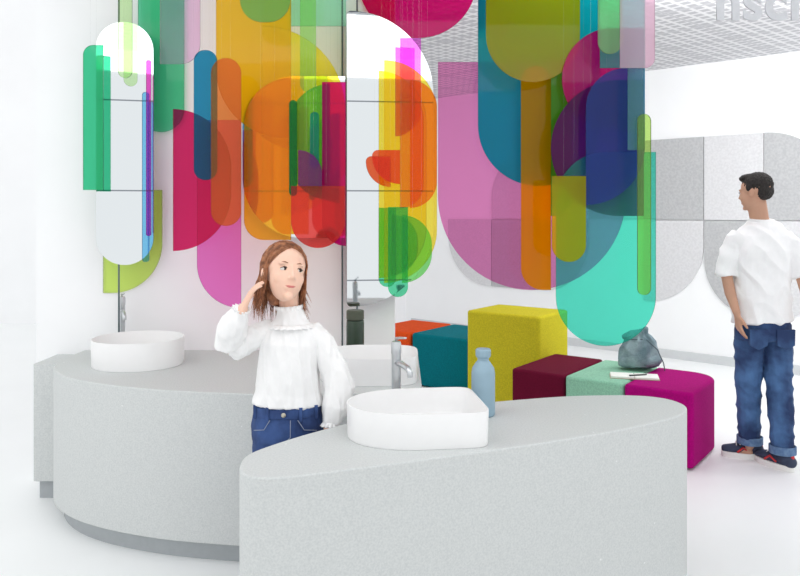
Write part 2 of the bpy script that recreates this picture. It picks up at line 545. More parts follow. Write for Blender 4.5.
# ------------------------------------------------------------------ mirrors + hanging acrylic
def sheet(Y, u0, u1, v0, v1, rad):
    s = Y/750.0
    x0 = (u0-400)*s; x1 = (u1-400)*s
    z1 = CEIL-0.04 if v0 < 0 else 1.55-(v0-213)*s
    z0 = 1.55-(v1-213)*s
    w = x1-x0; h = z1-z0
    R = [r*s for r in rad]
    for a, b, lim in ((0, 1, w), (3, 2, w), (0, 3, h), (1, 2, h)):
        if R[a]+R[b] > lim:
            k = lim/(R[a]+R[b]); R[a] *= k; R[b] *= k
    return x0, x1, z0, z1, R

def slab_mesh(x0, x1, z0, z1, R, Y, yaw, th, front_only):
    o = corner_outline(x0, x1, z0, z1, *R)
    cxx = (x0+x1)/2
    n = len(o)
    def P(a, b, dy):
        dx = a-cxx
        return (cxx+dx*math.cos(yaw)-dy*math.sin(yaw), Y+dx*math.sin(yaw)+dy*math.cos(yaw), b)
    v = [P(a, b, 0) for a, b in o] + [P(a, b, th) for a, b in o]
    f = [tuple(range(n))] + [(i, (i+1) % n, n+(i+1) % n, n+i) for i in range(n)]
    fm = [0] + [1]*n
    if not front_only:
        f.append(tuple(range(n, 2*n))); fm.append(1)
    return v, f, fm, P

def panel(lab, Y, u0, u1, v0, v1, rad, rgb, yaw=0.0, opq=0.10, th=0.007):
    x0, x1, z0, z1, R = sheet(Y, u0, u1, v0, v1, rad)
    v, f, fm, P = slab_mesh(x0, x1, z0, z1, R, Y, yaw, th, True)
    r = root("hanging_acrylic_screen", ((x0+x1)/2, Y, z0), lab + " acrylic sheet hanging from the ceiling", "hanging decoration", "coloured acrylic sheets hung from the ceiling")
    make("tinted_sheet", v, f, None, parent=r, mats=[acrylic(rgb, opq), edge_mat(rgb)], fmat=fm)
    w = x1-x0
    for k in (0.35, 0.65):
        xx = x0+w*k
        zt = z1 - 0.02
        for (rr, side) in ((R[0], 0), (R[1], 1)):
            dd = (xx-x0) if side == 0 else (x1-xx)
            if rr > 0 and dd < rr:
                zt = min(zt, z1-rr+math.sqrt(max(0, rr*rr-(rr-dd)**2))-0.01)
        a = P(xx, 0, th/2)
        geo("suspension_line", [tube([(a[0], a[1], zt), (a[0], a[1], CEIL)], [0.0004, 0.0004], seg=5, dome=0)], M_line, parent=r)

def mirror(lab, Y, u0, u1, v0, v1, rad, yaw, pole_x, th=0.03, zb=0.76):
    x0, x1, z0, z1, R = sheet(Y, u0, u1, v0, v1, rad)
    v, f, fm, P = slab_mesh(x0, x1, z0, z1, R, Y, yaw, th, False)
    r = root("mirror", ((x0+x1)/2, Y, zb), lab, "mirror")
    make("mirror_glass", v, f, None, parent=r, mats=[M_mirror, M_mirror_edge], fmat=fm)
    q = P(x0+(x1-x0)*pole_x, 0, th+0.004)
    geo("support_pole", [tube([(q[0], q[1], zb), (q[0], q[1], CEIL)], [0.005, 0.005], seg=12, dome=0)], M_mirror_edge, parent=r)
mirror("tall pill-shaped mirror on a pole rising from the counter", 4.15, 98, 152, 22, 265, (27, 27, 27, 27), math.radians(14), 0.38)
mirror("tall mirror with one rounded side on a steel pole", 4.21, 347, 434, 12, 306, (4, 82, 82, 4), math.radians(7), 0.12)
mirror("mirror with rounded side behind orange acrylic sheets", 4.26, 243, 345, 76, 238, (50, 0, 0, 60), math.radians(2), 0.97)

O = 0.35
PN = [
 # around the round basin
 ("bright sea green", 3.98, 83, 103, 45, 190, (10,0,0,0), (70,210,155), 0, 0.4),
 ("mint green round-ended", 4.30, 138, 184, -1, 132, (0,0,23,23), (130,228,190), 0),
 ("pale lime", 4.32, 103, 162, 190, 293, (0,0,50,0), (232,248,170), 0),
 ("pale lime tall", 4.02, 118, 132, -1, 78, (0,0,7,7), (215,245,190), 0),
 ("sky blue mirror reflection made as slim", 4.00, 142, 149, 92, 262, (3,3,3,3), (130,205,245), 0),  # strip added for the bluish reflection in the pill mirror
 ("magenta mirror reflection made as slim", 3.97, 146, 151, 60, 236, (2,2,2,2), (240,90,200), 0),  # thin strip added for the magenta line reflected in the mirror
 ("pale lilac", 3.95, 160, 200, -1, 64, (0,0,20,0), (246,208,240), 0),
 ("crimson half-round", 3.80, 173, 231, 109, 251, (0,58,71,0), (222,40,110), 0, 0.2),
 ("rose pink quarter-round", 4.00, 197, 241, 120, 308, (0,0,0,44), (240,130,210), 0, 0.15),
 ("steel blue slender", 3.70, 194, 217, 50, 180, (11,11,11,11), (40,150,195), 0.1, 0.25),
 ("amber slender", 3.66, 211, 241, 58, 226, (15,15,15,15), (240,150,80), 0, 0.25),
 ("golden half-round", 3.90, 216, 291, -1, 138, (73,0,0,69), (250,200,20), 0, 0.3),
 ("orange half-round", 3.75, 244, 291, 78, 240, (47,0,0,20), (255,185,50), 0, 0.25),
 ("lemon yellow half-round", 3.86, 262, 345, 26, 216, (0,83,83,0), (255,236,70), 0, 0.2),
 ("pale green tall", 3.78, 300, 316, -1, 92, (0,0,8,8), (185,240,150), 0, 0.15),
 ("leaf green half-round", 3.72, 289, 330, 84, 200, (41,0,0,41), (120,215,90), 0, 0.25),
 ("green slim", 3.69, 289, 297, 100, 196, (4,4,4,4), (40,170,90), 0, 0.25),
 ("teal slim", 3.66, 310, 319, 112, 168, (4,4,4,4), (50,180,180), 0, 0.25),
 ("violet quarter-round", 3.62, 298, 322, 150, 186, (0,24,0,0), (200,90,200), 0, 0.2),
 ("magenta narrow", 3.68, 322, 346, 82, 246, (0,0,0,24), (228,20,140), 0, 0.3),
 ("aqua mint", 3.96, 290, 346, -1, 26, (0,0,0,0), (175,242,215), 0),
 ("sea green narrow", 3.60, 240, 290, -1, 22, (0,0,22,22), (140,230,180), 0),
 ("scarlet half-round", 3.64, 291, 345, 186, 248, (0,0,40,40), (245,90,85), 0, 0.25),
 # in front of the tall mirror
 ("sunny yellow half-round", 4.05, 384, 437, 60, 283, (0,53,53,0), (255,230,80), 0, 0.12),
 ("crimson pink half-round", 4.3, 358, 477, -1, 38, (0,0,59,59), (230,15,120), 0, 0.35),
 ("violet slender", 4.10, 400, 421, 38, 132, (0,0,20,0), (238,110,232), 0, 0.15),
 ("orange slim half-round", 4.0, 410, 437, 80, 208, (0,27,27,0), (255,155,60), 0, 0.15),
 ("orange red quarter-round", 3.98, 372, 400, 150, 184, (6,0,0,28), (250,110,70), 0, 0.2),
 ("emerald round-bottomed", 3.94, 388, 408, 207, 297, (0,0,10,10), (100,222,170), 0, 0.12),
 ("mint half-round", 3.97, 402, 432, 215, 283, (0,30,30,0), (140,230,130), 0, 0.12),
 # right cluster
 ("mauve pink large round-bottomed", 4.75, 438, 626, 62, 290, (0,0,94,94), (234,140,198), 0, 0.12),
 ("teal large round-bottomed", 4.60, 478, 600, -1, 186, (0,0,61,61), (10,160,178), 0, 0.7),
 ("golden orange round-topped", 4.50, 521, 551, 66, 290, (15,15,0,22), (255,170,0), 0, 0.5),
 ("green round-bottomed", 4.42, 551, 572, 60, 216, (0,0,20,0), (110,190,40), 0, 0.45),
 ("olive gold round-bottomed", 4.36, 486, 580, -1, 82, (0,0,47,47), (235,200,20), 0, O),
 ("deep magenta half-round", 4.34, 562, 644, 28, 130, (51,0,0,51), (226,10,120), 0, 0.55),
 ("plum half-round", 4.31, 551, 644, 80, 216, (68,0,0,68), (110,30,110), 0, 0.55),
 ("mint round-bottomed", 4.28, 556, 656, 152, 346, (50,0,50,50), (90,232,205), 0, 0.2),
 ("blue quarter-round", 4.22, 586, 645, 68, 205, (40,0,59,0), (90,130,235), 0, 0.2),
 ("turquoise", 4.24, 600, 645, -1, 68, (0,0,0,0), (90,225,205), 0, 0.3),
 ("olive yellow", 4.20, 552, 586, 176, 262, (0,0,17,17), (250,225,30), 0, 0.3),
 ("pale green slender", 4.16, 598, 622, -1, 54, (0,0,12,12), (190,242,170), 0, 0.3),
 ("fuchsia top", 4.66, 478, 486, -1, 32, (0,0,8,0), (242,110,200), 0, 0.3),
 ("lime edged slender", 4.10, 637, 652, 114, 295, (7,7,7,7), (200,238,130), 0.25, 0.2),
 ("pale mint slender", 4.12, 628, 645, 60, 150, (0,0,0,0), (150,235,215), 0, 0.2),
 ("pale pink", 4.05, 620, 655, -1, 68, (0,0,10,0), (248,205,225), 0, 0.4),
]
for p in PN:
    panel(*p)

# hanging sign letters
tc = bpy.data.curves.new("sign_text", 'FONT')
tc.body = "nscru"; tc.size = 0.29; tc.extrude = 0.006; tc.offset = 0.007; tc.space_character = 1.05
to = bpy.data.objects.new("tmp_text", tc); COL.objects.link(to)
to.matrix_world = Matrix.Translation((1.72, 4.1, 2.61)) @ Matrix.Rotation(math.radians(90), 4, 'X')
bpy.context.view_layer.update()
dg = bpy.context.evaluated_depsgraph_get()
me = bpy.data.meshes.new_from_object(to.evaluated_get(dg)); me.transform(to.matrix_world)
bpy.data.objects.remove(to)
rs = root("hanging_sign", (2.1, 4.1, 2.6), "pale grey raised letters hanging on rods from the ceiling", "sign")
me.materials.clear(); me.materials.append(M_sign)
so = bpy.data.objects.new("sign_letters", me); COL.objects.link(so); attach(so, rs)
bxs = [v.co.x for v in me.vertices]
box("sign_rail", (min(bxs), 4.107, 2.72), (max(bxs), 4.12, 2.738), M_sign, parent=rs)
for xx in (min(bxs)+0.08, max(bxs)-0.08):
    geo("sign_rod", [tube([(xx, 4.113, 2.72), (xx, 4.113, CEIL)], [0.004, 0.004], seg=8, dome=0)], M_steel, parent=rs)

# ------------------------------------------------------------------ pouf seats
U = Vector((0.8, -0.6)); W = Vector((0.6, 0.8))
def pouf(p, L, Dp, H, rgb, lab, rnd=0.03, endr=0.03):
    p = Vector(p)
    o = corner_outline(0.003, L-0.003, 0, Dp, rnd, endr, rnd, rnd, 10)
    out = [tuple(p + U*a + W*b) for a, b in o]
    c = p + U*(L/2) + W*(Dp/2)
    m = mat("felt_fabric_" + lab.split()[0], rgb, 0.95, rgb2=tuple(int(v*0.90) for v in rgb), scale=120, bump=0.15, bscale=200, spec=0.15)
    r = root("pouf_seat", (c.x, c.y, 0), lab, "seat", "coloured block seats in a row")
    ob = prism("upholstered_block", out, 0.012, H, m, parent=r)
    bevel(ob, 0.02, 4, 50)
    for a in (0.08, L-0.08):
        for b in (0.08, Dp-0.2):
            q = p + U*a + W*b
            lathe("foot", (q.x, q.y, 0), [(0.02, 0), (0.02, 0.02)], M_dark, parent=r, seg=12)
pouf((1.41, 4.74), 0.43, 0.66, 0.47, (172, 0, 116), "magenta felt block seat with rounded end", endr=0.20)
pouf((1.09, 4.98), 0.40, 0.70, 0.47, (150, 200, 174), "mint green felt block seat beside the magenta one")
pouf((0.77, 5.22), 0.40, 0.70, 0.47, (104, 10, 44), "maroon felt block seat beside the tall yellow block")
pouf((0.53, 6.02), 0.65, 0.52, 0.77, (208, 196, 44), "tall yellow felt block standing behind lower seats")
pouf((0.10, 6.75), 0.64, 0.70, 0.47, (0, 118, 130), "teal felt block seat behind the yellow block")
pouf((-0.30, 7.05), 0.49, 0.70, 0.47, (232, 84, 30), "orange red felt block seat beside the teal one")

# drawstring bag
bc = Vector((1.65, 5.18, 0.476))
rg = root("drawstring_bag", bc, "grey-blue canvas drawstring bag slumped on the block seats", "bag")
def bagd(c):
    a = math.atan2(c.y-bc.y, c.x-bc.x)
    k = max(0, min(1, (c.z-bc.z-0.05)/0.16))
    r = 1-3.2*abs(noise.noise(Vector((c.x*13+4, c.y*13, c.z*8))))
    return 0.012*noise.noise(Vector((c.x*15, c.y*15, c.z*11))) + 0.007*max(-.5, r) + k*0.006*math.sin(a*9)
bg = blob("bag_body", [
     tube([bc+Vector((0, 0, 0.015)), bc+Vector((0, 0, 0.06)), bc+Vector((0.0, 0, 0.11)), bc+Vector((-0.005, 0, 0.155)), bc+Vector((-0.015, 0, 0.19)), bc+Vector((-0.02, 0, 0.21)), bc+Vector((-0.03, 0, 0.24))],
          [(0.135, 0.085), (0.14, 0.09), (0.135, 0.085), (0.125, 0.08), (0.10, 0.065), (0.085, 0.05), (0.095, 0.045)], seg=24, dome=0.15),
     ell(bc+Vector((0.05, -0.02, 0.05)), (0.10, 0.08, 0.05))],
     M_bag, 0.005, 1, bagd, parent=rg)
lo = min(v.co.z for v in bg.data.vertices)
for v in bg.data.vertices: v.co.z += (bc.z + 0.0005 - lo)
geo("drawstring", [tube([bc+Vector((0.092*math.cos(a)-0.02, 0.058*math.sin(a), 0.21)) for a in [i*math.pi/8 for i in range(17)]], [0.004]*17, up=(0, 0, 1), seg=6),
     tube([bc+Vector((0.03, -0.07, 0.21)), bc+Vector((0.09, -0.11, 0.15)), bc+Vector((0.13, -0.115, 0.06)), bc+Vector((0.14, -0.11, 0.008))], [0.0035]*4, seg=6)], M_cord, parent=rg)
# notebook with pen
nb = root("notebook", (1.54, 4.93, 0.471), "open white notebook lying on the block seats", "book")
def flat(name, cx, cy, a, hw, hd, z0, z1, m, par=None, **k):
    ca, sa = math.cos(a), math.sin(a)
    o = [(cx+x*ca-y*sa, cy+x*sa+y*ca) for x, y in ((-hw, -hd), (hw, -hd), (hw, hd), (-hw, hd))]
    return prism(name, o, z0, z1, m, parent=par, **k)
flat("cover", 1.54, 4.93, -0.25, 0.155, 0.075, 0.471, 0.474, M_cover, nb)
flat("page_block", 1.54-0.074, 4.93+0.0189, -0.25, 0.074, 0.07, 0.474, 0.484, M_paper, nb)
flat("page_block", 1.54+0.074, 4.93-0.0189, -0.25, 0.074, 0.07, 0.474, 0.484, M_paper, nb)
geo("pen", [tube([(1.50, 4.90, 0.489), (1.62, 4.93, 0.489)], [0.005, 0.004], up=(0, 0, 1), seg=8)], M_pen, label="slim black pen lying on the open notebook", category="pen")

# ------------------------------------------------------------------ people
def head_parts(M, H, slim=1.0):
    S = M @ Matrix.Scale(H, 4)
    L = [ell((0, .07, .13), (.335, .41, .365)), ell((0, -.10, -.08), (.262*slim, .285, .38)), ell((0, -.13, -.27), (.182*slim, .205, .19)),
         ell((0, -.285, -.405), (.070, .07, .06)), ell((.140, -.225, -.12), (.10, .1, .12)), ell((-.140, -.225, -.12), (.10, .1, .12)),
         tube([(0, -.355, .06), (0, -.38, -.04), (0, -.415, -.125)], [.026, .030, .040], up=(1, 0, 0), seg=10),
         ell((.036, -.378, -.14), (.030, .033, .024)), ell((-.036, -.378, -.14), (.030, .033, .024)),
         ell((.125, -.305, .085), (.095, .05, .028)), ell((-.125, -.305, .085), (.095, .05, .028)),
         ell((0, -.325, -.262), (.095, .035, .06)),
         ell((.335, .04, -.03), (.028, .065, .1)), ell((-.335, .04, -.03), (.028, .065, .1))]
    return [xform(p, S) for p in L]

def face_details(M, H, par, brow_m, lash_m, look=.012):
    S = M @ Matrix.Scale(H, 4)
    for sx in (1, -1):
        e = geo("eye", [xform(ell((sx*.122, -.304, .0), (.056, .054, .030), seg=16, rings=10), S)], M_eye, parent=par)
        geo("iris", [xform(ell((sx*.122+look, -.342, .005), (.030, .020, .028), seg=12, rings=8), S)], M_iris, parent=e)
        geo("eyelash", [xform(tube([(sx*.062, -.342, .0), (sx*.095, -.364, .028), (sx*.132, -.364, .031), (sx*.182, -.328, .006)], [.003, .006, .007, .004], seg=6), S)], lash_m, parent=par)
        geo("eyebrow", [xform(tube([(sx*.07, -.346, .096), (sx*.12, -.350, .108), (sx*.185, -.318, .098)], [.005, .009, .004], seg=6), S)], brow_m, parent=par)
    geo("lips", [xform(tube([(-.085, -.335, -.250), (-.04, -.358, -.252), (0, -.362, -.256), (.04, -.358, -.252), (.085, -.335, -.250)], [.003, .009, .010, .009, .003], seg=8), S),
                 xform(tube([(-.072, -.340, -.258), (-.03, -.358, -.268), (.03, -.358, -.268), (.072, -.340, -.258)], [.004, .012, .012, .004], seg=8), S)], M_lip, parent=par)

def hand_parts(w, d, n, L, curl=0.35, thumb=1):
    """w wrist, d finger direction, n palm-facing direction, L hand length, thumb = side sign"""
    w = Vector(w); d = Vector(d).normalized(); n = Vector(n); n = (n - d*n.dot(d)).normalized(); s = d.cross(n)*thumb
    out = [tube([w-d*0.02*1.0, w, w+d*L*.25, w+d*L*.5], [(L*.15, L*.12), (L*.16, L*.11), (L*.22, L*.09), (L*.23, L*.075)], up=n, seg=14)]
    R = L*.052
    for k, (off, ln) in enumerate(((.17, .44), (.06, .50), (-.06, .47), (-.17, .36))):
        p = w + d*L*(.50 - abs(off)*.15) + s*L*off
        pts = [p - d*L*.1, p]; q = p
        dirr = d + s*off*0.45
        ang = curl*(0.7+0.15*k)
        for seg_l, m in ((.42, 1), (.32, 2.0), (.26, 2.8)):
            a = ang*m
            q = q + (dirr.normalized()*math.cos(a) + n*math.sin(a))*(L*ln*seg_l)
            pts.append(q)
        out.append(tube(pts, [R*1.1, R*1.1, R, R*.9, R*.75], up=s, seg=8))
    p = w + d*L*.12 + s*L*.14
    t = (d*.75 + s*.75 + n*.25).normalized(); t2 = (d*.95 + s*.25 + n*.4).normalized()
    out.append(tube([p, p+t*L*.2, p+t*L*.2+t2*L*.17, p+t*L*.2+t2*L*.29], [R*1.5, R*1.35, R*1.1, R*.8], up=n, seg=8))
    return out

def shoe(par, pos, d, L, mm=M_shoe):
    d = Vector((d[0], d[1], 0)).normalized(); s = Vector((-d.y, d.x, 0)); c = Vector((pos[0], pos[1], 0))
    up = (0, 0, 1)
    ob = blob("shoe", [tube([c-d*L*.22+Vector((0, 0, .055)), c+Vector((0, 0, .06)), c+d*L*.3+Vector((0, 0, .052)), c+d*L*.60+Vector((0, 0, .045))],
                       [(L*.12, .035), (L*.135, .045), (L*.165, .034), (L*.13, .024)], up=up),
                  tube([c-d*L*.08+Vector((0, 0, .055)), c-d*L*.08+Vector((0, 0, .105))], [L*.15, L*.15], up=d)], mm, 0.006, 4, parent=par)
    o = []
    for i in range(40):
        a = 2*math.pi*i/40
        x = .46*math.cos(a)+.20
        y = (.175+.035*math.cos(a-.3))*math.sin(a)
        o.append(c + d*L*x + s*L*y)
    prism("sole", [(p.x, p.y) for p in o], 0.0, 0.034, M_sole, parent=ob)
    geo("laces", [tube([c+d*L*k+s*L*.09+Vector((0, 0, zz)), c+d*L*k+Vector((0, 0, zz+.022)), c+d*L*k-s*L*.09+Vector((0, 0, zz))], [.004]*3, up=up, seg=6)
                  for k, zz in ((.16, .09), (.24, .083), (.32, .075))], M_sole, parent=ob)
    geo("side_stripe", [tube([c+d*L*.05+s*L*.135*q+Vector((0, 0, .045)), c+d*L*.18+s*L*.152*q+Vector((0, 0, .070)), c+d*L*.30+s*L*.165*q+Vector((0, 0, .04))], [.007]*3, up=up, seg=6) for q in (1, -1)]
                  + [tube([c-d*L*.23+Vector((0, 0, .05)), c-d*L*.225+Vector((0, 0, .095))], [.012, .012], up=s, seg=8)], M_red, parent=ob)

# ---- girl
girl = root("person", (-0.43, 2.87, 0), "child in white blouse and blue jeans, hand raised to ear", "person")
gH = 0.245
gM = Matrix.Translation((-0.440, 2.86, 1.322)) @ Matrix.Rotation(math.radians(26), 4, 'Z') @ Matrix.Rotation(math.radians(9), 4, 'Y') @ Matrix.Rotation(math.radians(-12), 4, 'X')
wr = (-0.572, 2.735, 1.205)
wl = (-0.270, 2.825, .735)
body = head_parts(gM, gH, 1.0) + [
    tube([(-.432, 2.885, 1.27), (-.425, 2.885, 1.18), (-.418, 2.88, 1.10)], [.042, .038, .05]),
    tube([(-.418, 2.88, 1.12), (-.42, 2.88, 1.0), (-.43, 2.87, .87), (-.43, 2.87, .74)], [(.080, .05), (.080, .055), (.08, .055), (.095, .065)]),
    tube([(-.50, 2.88, 1.09), (-.418, 2.88, 1.105), (-.335, 2.88, 1.09)], [.028, .036, .028]),
    tube([(-.50, 2.88, 1.09), (-.640, 2.83, 1.04), wr], [.028, .026, .019]),
    tube([(-.335, 2.88, 1.09), (-.240, 2.87, .92), wl], [.028, .026, .019]),
    tube([(-.485, 2.87, .74), (-.487, 2.865, .42), (-.487, 2.885, .08)], [.058, .042, .028]),
    tube([(-.375, 2.87, .74), (-.373, 2.865, .42), (-.373, 2.885, .08)], [.058, .042, .028]),
    tube([(-.487, 2.90, .05), (-.50, 2.80, .04)], [.028, .022], up=(0, 0, 1)),
    tube([(-.373, 2.90, .05), (-.36, 2.80, .04)], [.028, .022], up=(0, 0, 1)),
] + hand_parts(wr, (.42, .30, .90), (.85, .30, -.35), .125, .25, 1) + hand_parts(wl, (-.15, -.02, -.97), (-.8, .1, .2), .13, .3, -1)
blob("body", body, M_skin, 0.004, 3, parent=girl)
face_details(gM, gH, girl, M_brow, M_lash)
def fold(amp, fx, fz, ridge=0.0):
    def fn(c):
        a = noise.noise(Vector((c.x*fx, c.y*fx, c.z*fz)))
        b = noise.noise(Vector((c.x*fx*2.1+5, c.y*fx*2.1, c.z*fz*2.0)))
        r = 1-abs(noise.noise(Vector((c.x*fx*.8+c.z*fz*.7+3, c.y*fx*.8, c.z*fz*.9))))*3 if ridge else 0
        return amp*(a + 0.5*b) + ridge*max(-0.3, r)
    return fn
bl = blob("blouse", [
    tube([(-.432, 2.87, .825), (-.43, 2.87, .87), (-.428, 2.87, .96), (-.42, 2.875, 1.05), (-.418, 2.88, 1.11), (-.419, 2.88, 1.145), (-.422, 2.885, 1.18)],
         [(.134, .10), (.122, .092), (.114, .09), (.116, .088), (.098, .07), (.058, .050), (.044, .042)], seg=24, dome=0.1),
    tube([(-.49, 2.88, 1.10), (-.56, 2.86, 1.078), (-.625, 2.835, 1.04), (-.642, 2.805, 1.065), (-.63, 2.785, 1.11), (-.60, 2.76, 1.16), (-.578, 2.742, 1.195)],
         [.040, .046, .048, .052, .054, .045, .025], up=(0, -1, .2), seg=18, dome=.3),
    tube([(-.345, 2.88, 1.10), (-.295, 2.88, 1.04), (-.248, 2.87, .95), (-.230, 2.862, .88), (-.240, 2.845, .81), (-.262, 2.83, .755)],
         [.040, .046, .050, .056, .054, .030], seg=18, dome=.3)],
    M_blouse, 0.004, 1, fold(0.005, 34, 5, 0.0045), parent=girl)
def ruffle(name, c, ax, r0, r1, h, waves, m, par):
    c = Vector(c); ax = Vector(ax).normalized()
    a = ax.orthogonal().normalized(); b = ax.cross(a)
    seg = 120; V = []; F = []
    for k in range(4):
        t = k/3
        for j in range(seg):
            ph = 2*math.pi*j/seg
            r = r0 + (r1-r0)*t + 0.005*t*math.sin(waves*ph)
            V.append(c + ax*h*t + (a*math.cos(ph)+b*math.sin(ph))*r)
    for k in range(3):
        for j in range(seg):
            q = (j+1) % seg
            F.append((k*seg+j, k*seg+q, (k+1)*seg+q, (k+1)*seg+j))
    ob = make(name, V, F, m, parent=par, smooth=True, sharp=None)
    so = ob.modifiers.new("t", 'SOLIDIFY'); so.thickness = 0.0025
    return ob
ruffle("collar", (-.424, 2.883, 1.165), (-.06, 0, 1), .044, .051, .030, 15, M_blouse, girl)
ruffle("yoke_frill", (-.419, 2.88, 1.128), (0, 0, -1), .074, .090, .014, 22, M_blouse, girl)
ruffle("cuff_frill", (-.585, 2.748, 1.185), (.3, -.25, .9), .025, .033, .018, 12, M_blouse, girl)
ruffle("cuff_frill", (-.262, 2.83, .762), (-.1, -.1, -.97), .027, .034, .018, 12, M_blouse, girl)
jn = blob("jeans", [
    tube([(-.43, 2.87, .845), (-.43, 2.87, .80), (-.43, 2.87, .74), (-.43, 2.87, .69)], [(.116, .088), (.128, .095), (.138, .10), (.135, .098)], seg=24, dome=.1),
    tube([(-.492, 2.87, .70), (-.495, 2.865, .42), (-.49, 2.885, .09)], [.074, .062, .056], dome=.05),
    tube([(-.368, 2.87, .70), (-.365, 2.865, .42), (-.37, 2.885, .09)], [.074, .062, .056], dome=.05)],
    M_denim, 0.006, 3, fold(0.004, 20, 20), parent=girl)
def band(name, c, rx, ry, z0, z1, th, m, par):
    seg = 48; V = []; F = []
    for (sc, z) in ((0, z0), (th, z0+.003), (th, z1-.003), (0, z1)):
        for j in range(seg):
            a = 2*math.pi*j/seg
            V.append((c[0]+(rx+sc)*math.cos(a), c[1]+(ry+sc)*math.sin(a), z))
    for k in range(3):
        for j in range(seg):
            q = (j+1) % seg
            F.append((k*seg+j, k*seg+q, (k+1)*seg+q, (k+1)*seg+j))
    return make(name, V, F, m, parent=par, smooth=True)
wb = band("waistband", (-.43, 2.87), .124, .093, .785, .822, .006, M_denim, jn)
for ang in (-150, -118, -62, -30):
    a = math.radians(ang); x = -.43+.133*math.cos(a); y = 2.87+.102*math.sin(a)
    box("belt_loop", (x-.006, y-.004, .778), (x+.006, y+.004, .828), M_denim, parent=jn)
geo("button", [ell((-.43, 2.87-.102, .803), (.009, .004, .009))], M_button, parent=jn)
for x in (-.53, -.33):
    sx = 1 if x > -.43 else -1
    geo("pocket_stitching", [tube([(-.43+sx*.052, 2.776, .782), (-.43+sx*.075, 2.782, .745), (-.43+sx*.118, 2.813, .735)], [.0015]*3, seg=6)], M_stitch, parent=jn)
geo("fly_stitching", [tube([(-.405, 2.772, .782), (-.405, 2.770, .72), (-.425, 2.770, .70)], [.0015]*3, seg=6)], M_stitch, parent=jn)
shoe(girl, (-.49, 2.90), (-.15, -1), .20)
shoe(girl, (-.37, 2.90), (.15, -1), .20)

# hair
S = gM @ Matrix.Scale(gH, 4)
cap = [ell((0, .10, .165), (.348, .40, .355)), ell((0, .22, .0), (.30, .25, .34)), ell((0, .25, -.25), (.20, .14, .26))]
blob("hair", [xform(p, S) for p in cap], M_hair, 0.005, 3, lambda c: 0.003*noise.noise(Vector((c.x*60, c.y*60, c.z*14))), parent=girl)
strands = []
for i in range(440):
    az = math.radians(random.uniform(64, 296))
    py = random.uniform(-.28, .2)
    lift = random.uniform(0, .020)
    st = Vector((-0.03, py, .13+.37*math.sqrt(max(0, 1-((py-.07)/.44)**2))))
    dirv = Vector((math.sin(az), -math.cos(az), 0))
    pts = []
    for k in range(6):
        t = k/5
        base = st.lerp(Vector((dirv.x*.36, .07+dirv.y*.42, .05)), t)
        e = Vector((base.x/(.342+lift), (base.y-.07)/(.415+lift), (base.z-.12)/(.38+lift)))
        if e.length > 0: e.normalize()
        pts.append(Vector((e.x*(.342+lift), .07+e.y*(.415+lift), .12+e.z*(.38+lift))))
    last = pts[-1]
    down = random.uniform(.40, .80)
    wv = random.uniform(0, 6.28)
    flare = random.uniform(-.30, .22)
    if dirv.x > 0.3: flare += .25
    for k in range(1, 7):
        t = k/6
        pts.append(Vector((last.x*(1+flare*t*t)+.035*math.sin(wv*.3+t*6)*t, last.y+.12*t+.03*math.cos(wv+t*5)*t, last.z-down*t)))
    n = len(pts)
    rad = [.003+.005*math.sin(math.pi*min(1, (q+1)/n*.85)) for q in range(n)]
    rad[-1] = .001; rad[-2] = .002
    strands.append(xform(tube(pts, rad, up=(.3, .3, 1), seg=5, dome=0), S))
geo("hair_strands", strands, M_hair, parent=girl)

# ---- man
man = root("person", (2.23, 4.62, 0), "man in white t-shirt and blue jeans standing turned away", "person")
mX = 0.03
mH = 0.228
mM = Matrix.Translation((2.175, 4.60, 1.676)) @ Matrix.Rotation(math.radians(-138), 4, 'Z') @ Matrix.Rotation(math.radians(5), 4, 'X')
lw = (2.010+mX, 4.54, .94); rw = (2.445+mX, 4.50, .95)
body = head_parts(mM, mH, 1.05) + [
    tube([(2.165+mX, 4.62, 1.62), (2.185+mX, 4.625, 1.52), (2.20+mX, 4.62, 1.42)], [.056, .055, .06]),
    tube([(2.2+mX, 4.62, 1.41), (2.2+mX, 4.62, 1.28), (2.2+mX, 4.62, 1.08), (2.2+mX, 4.62, .90)], [(.11, .06), (.13, .08), (.12, .08), (.13, .085)]),
    tube([(2.08+mX, 4.62, 1.385), (2.2+mX, 4.62, 1.40), (2.325+mX, 4.61, 1.385)], [.035, .045, .035]),
    tube([(2.08+mX, 4.62, 1.385), (2.00+mX, 4.63, 1.29), (1.985+mX, 4.63, 1.17), (1.995+mX, 4.60, 1.06), lw], [.038, .038, .034, .033, .022]),
    tube([(2.325+mX, 4.61, 1.385), (2.405+mX, 4.61, 1.29), (2.437+mX, 4.61, 1.17), (2.445+mX, 4.56, 1.06), rw], [.038, .040, .037, .036, .024]),
    tube([(2.12+mX, 4.63, .90), (2.14+mX, 4.67, .50), (2.18+mX, 4.74, .08)], [.08, .055, .035]),
    tube([(2.28+mX, 4.62, .90), (2.29+mX, 4.58, .50), (2.29+mX, 4.54, .08)], [.08, .055, .035]),
    tube([(2.18+mX, 4.74, .05), (2.12+mX, 4.77, .04)], [.035, .03], up=(0, 0, 1)),
    tube([(2.29+mX, 4.54, .05), (2.27+mX, 4.62, .04)], [.035, .03], up=(0, 0, 1)),
] + hand_parts(lw, (.12, -.05, -1), (1, 0, 0), .165, .3, 1) + hand_parts(rw, (-.10, -.05, -1), (-1, 0, 0), .17, .25, -1)
blob("body", body, M_skin2, 0.0055, 3, parent=man)
face_details(mM, mH, man, M_hair2, M_hair2)
S = mM @ Matrix.Scale(mH, 4)
hp = [ell((0, .10, .20), (.348, .395, .34)), ell((0, .25, .02), (.30, .235, .25)), ell((0, -.12, .40), (.25, .24, .12)), ell((.31, .0, .14), (.04, .09, .13)), ell((-.31, .0, .14), (.04, .09, .13))]
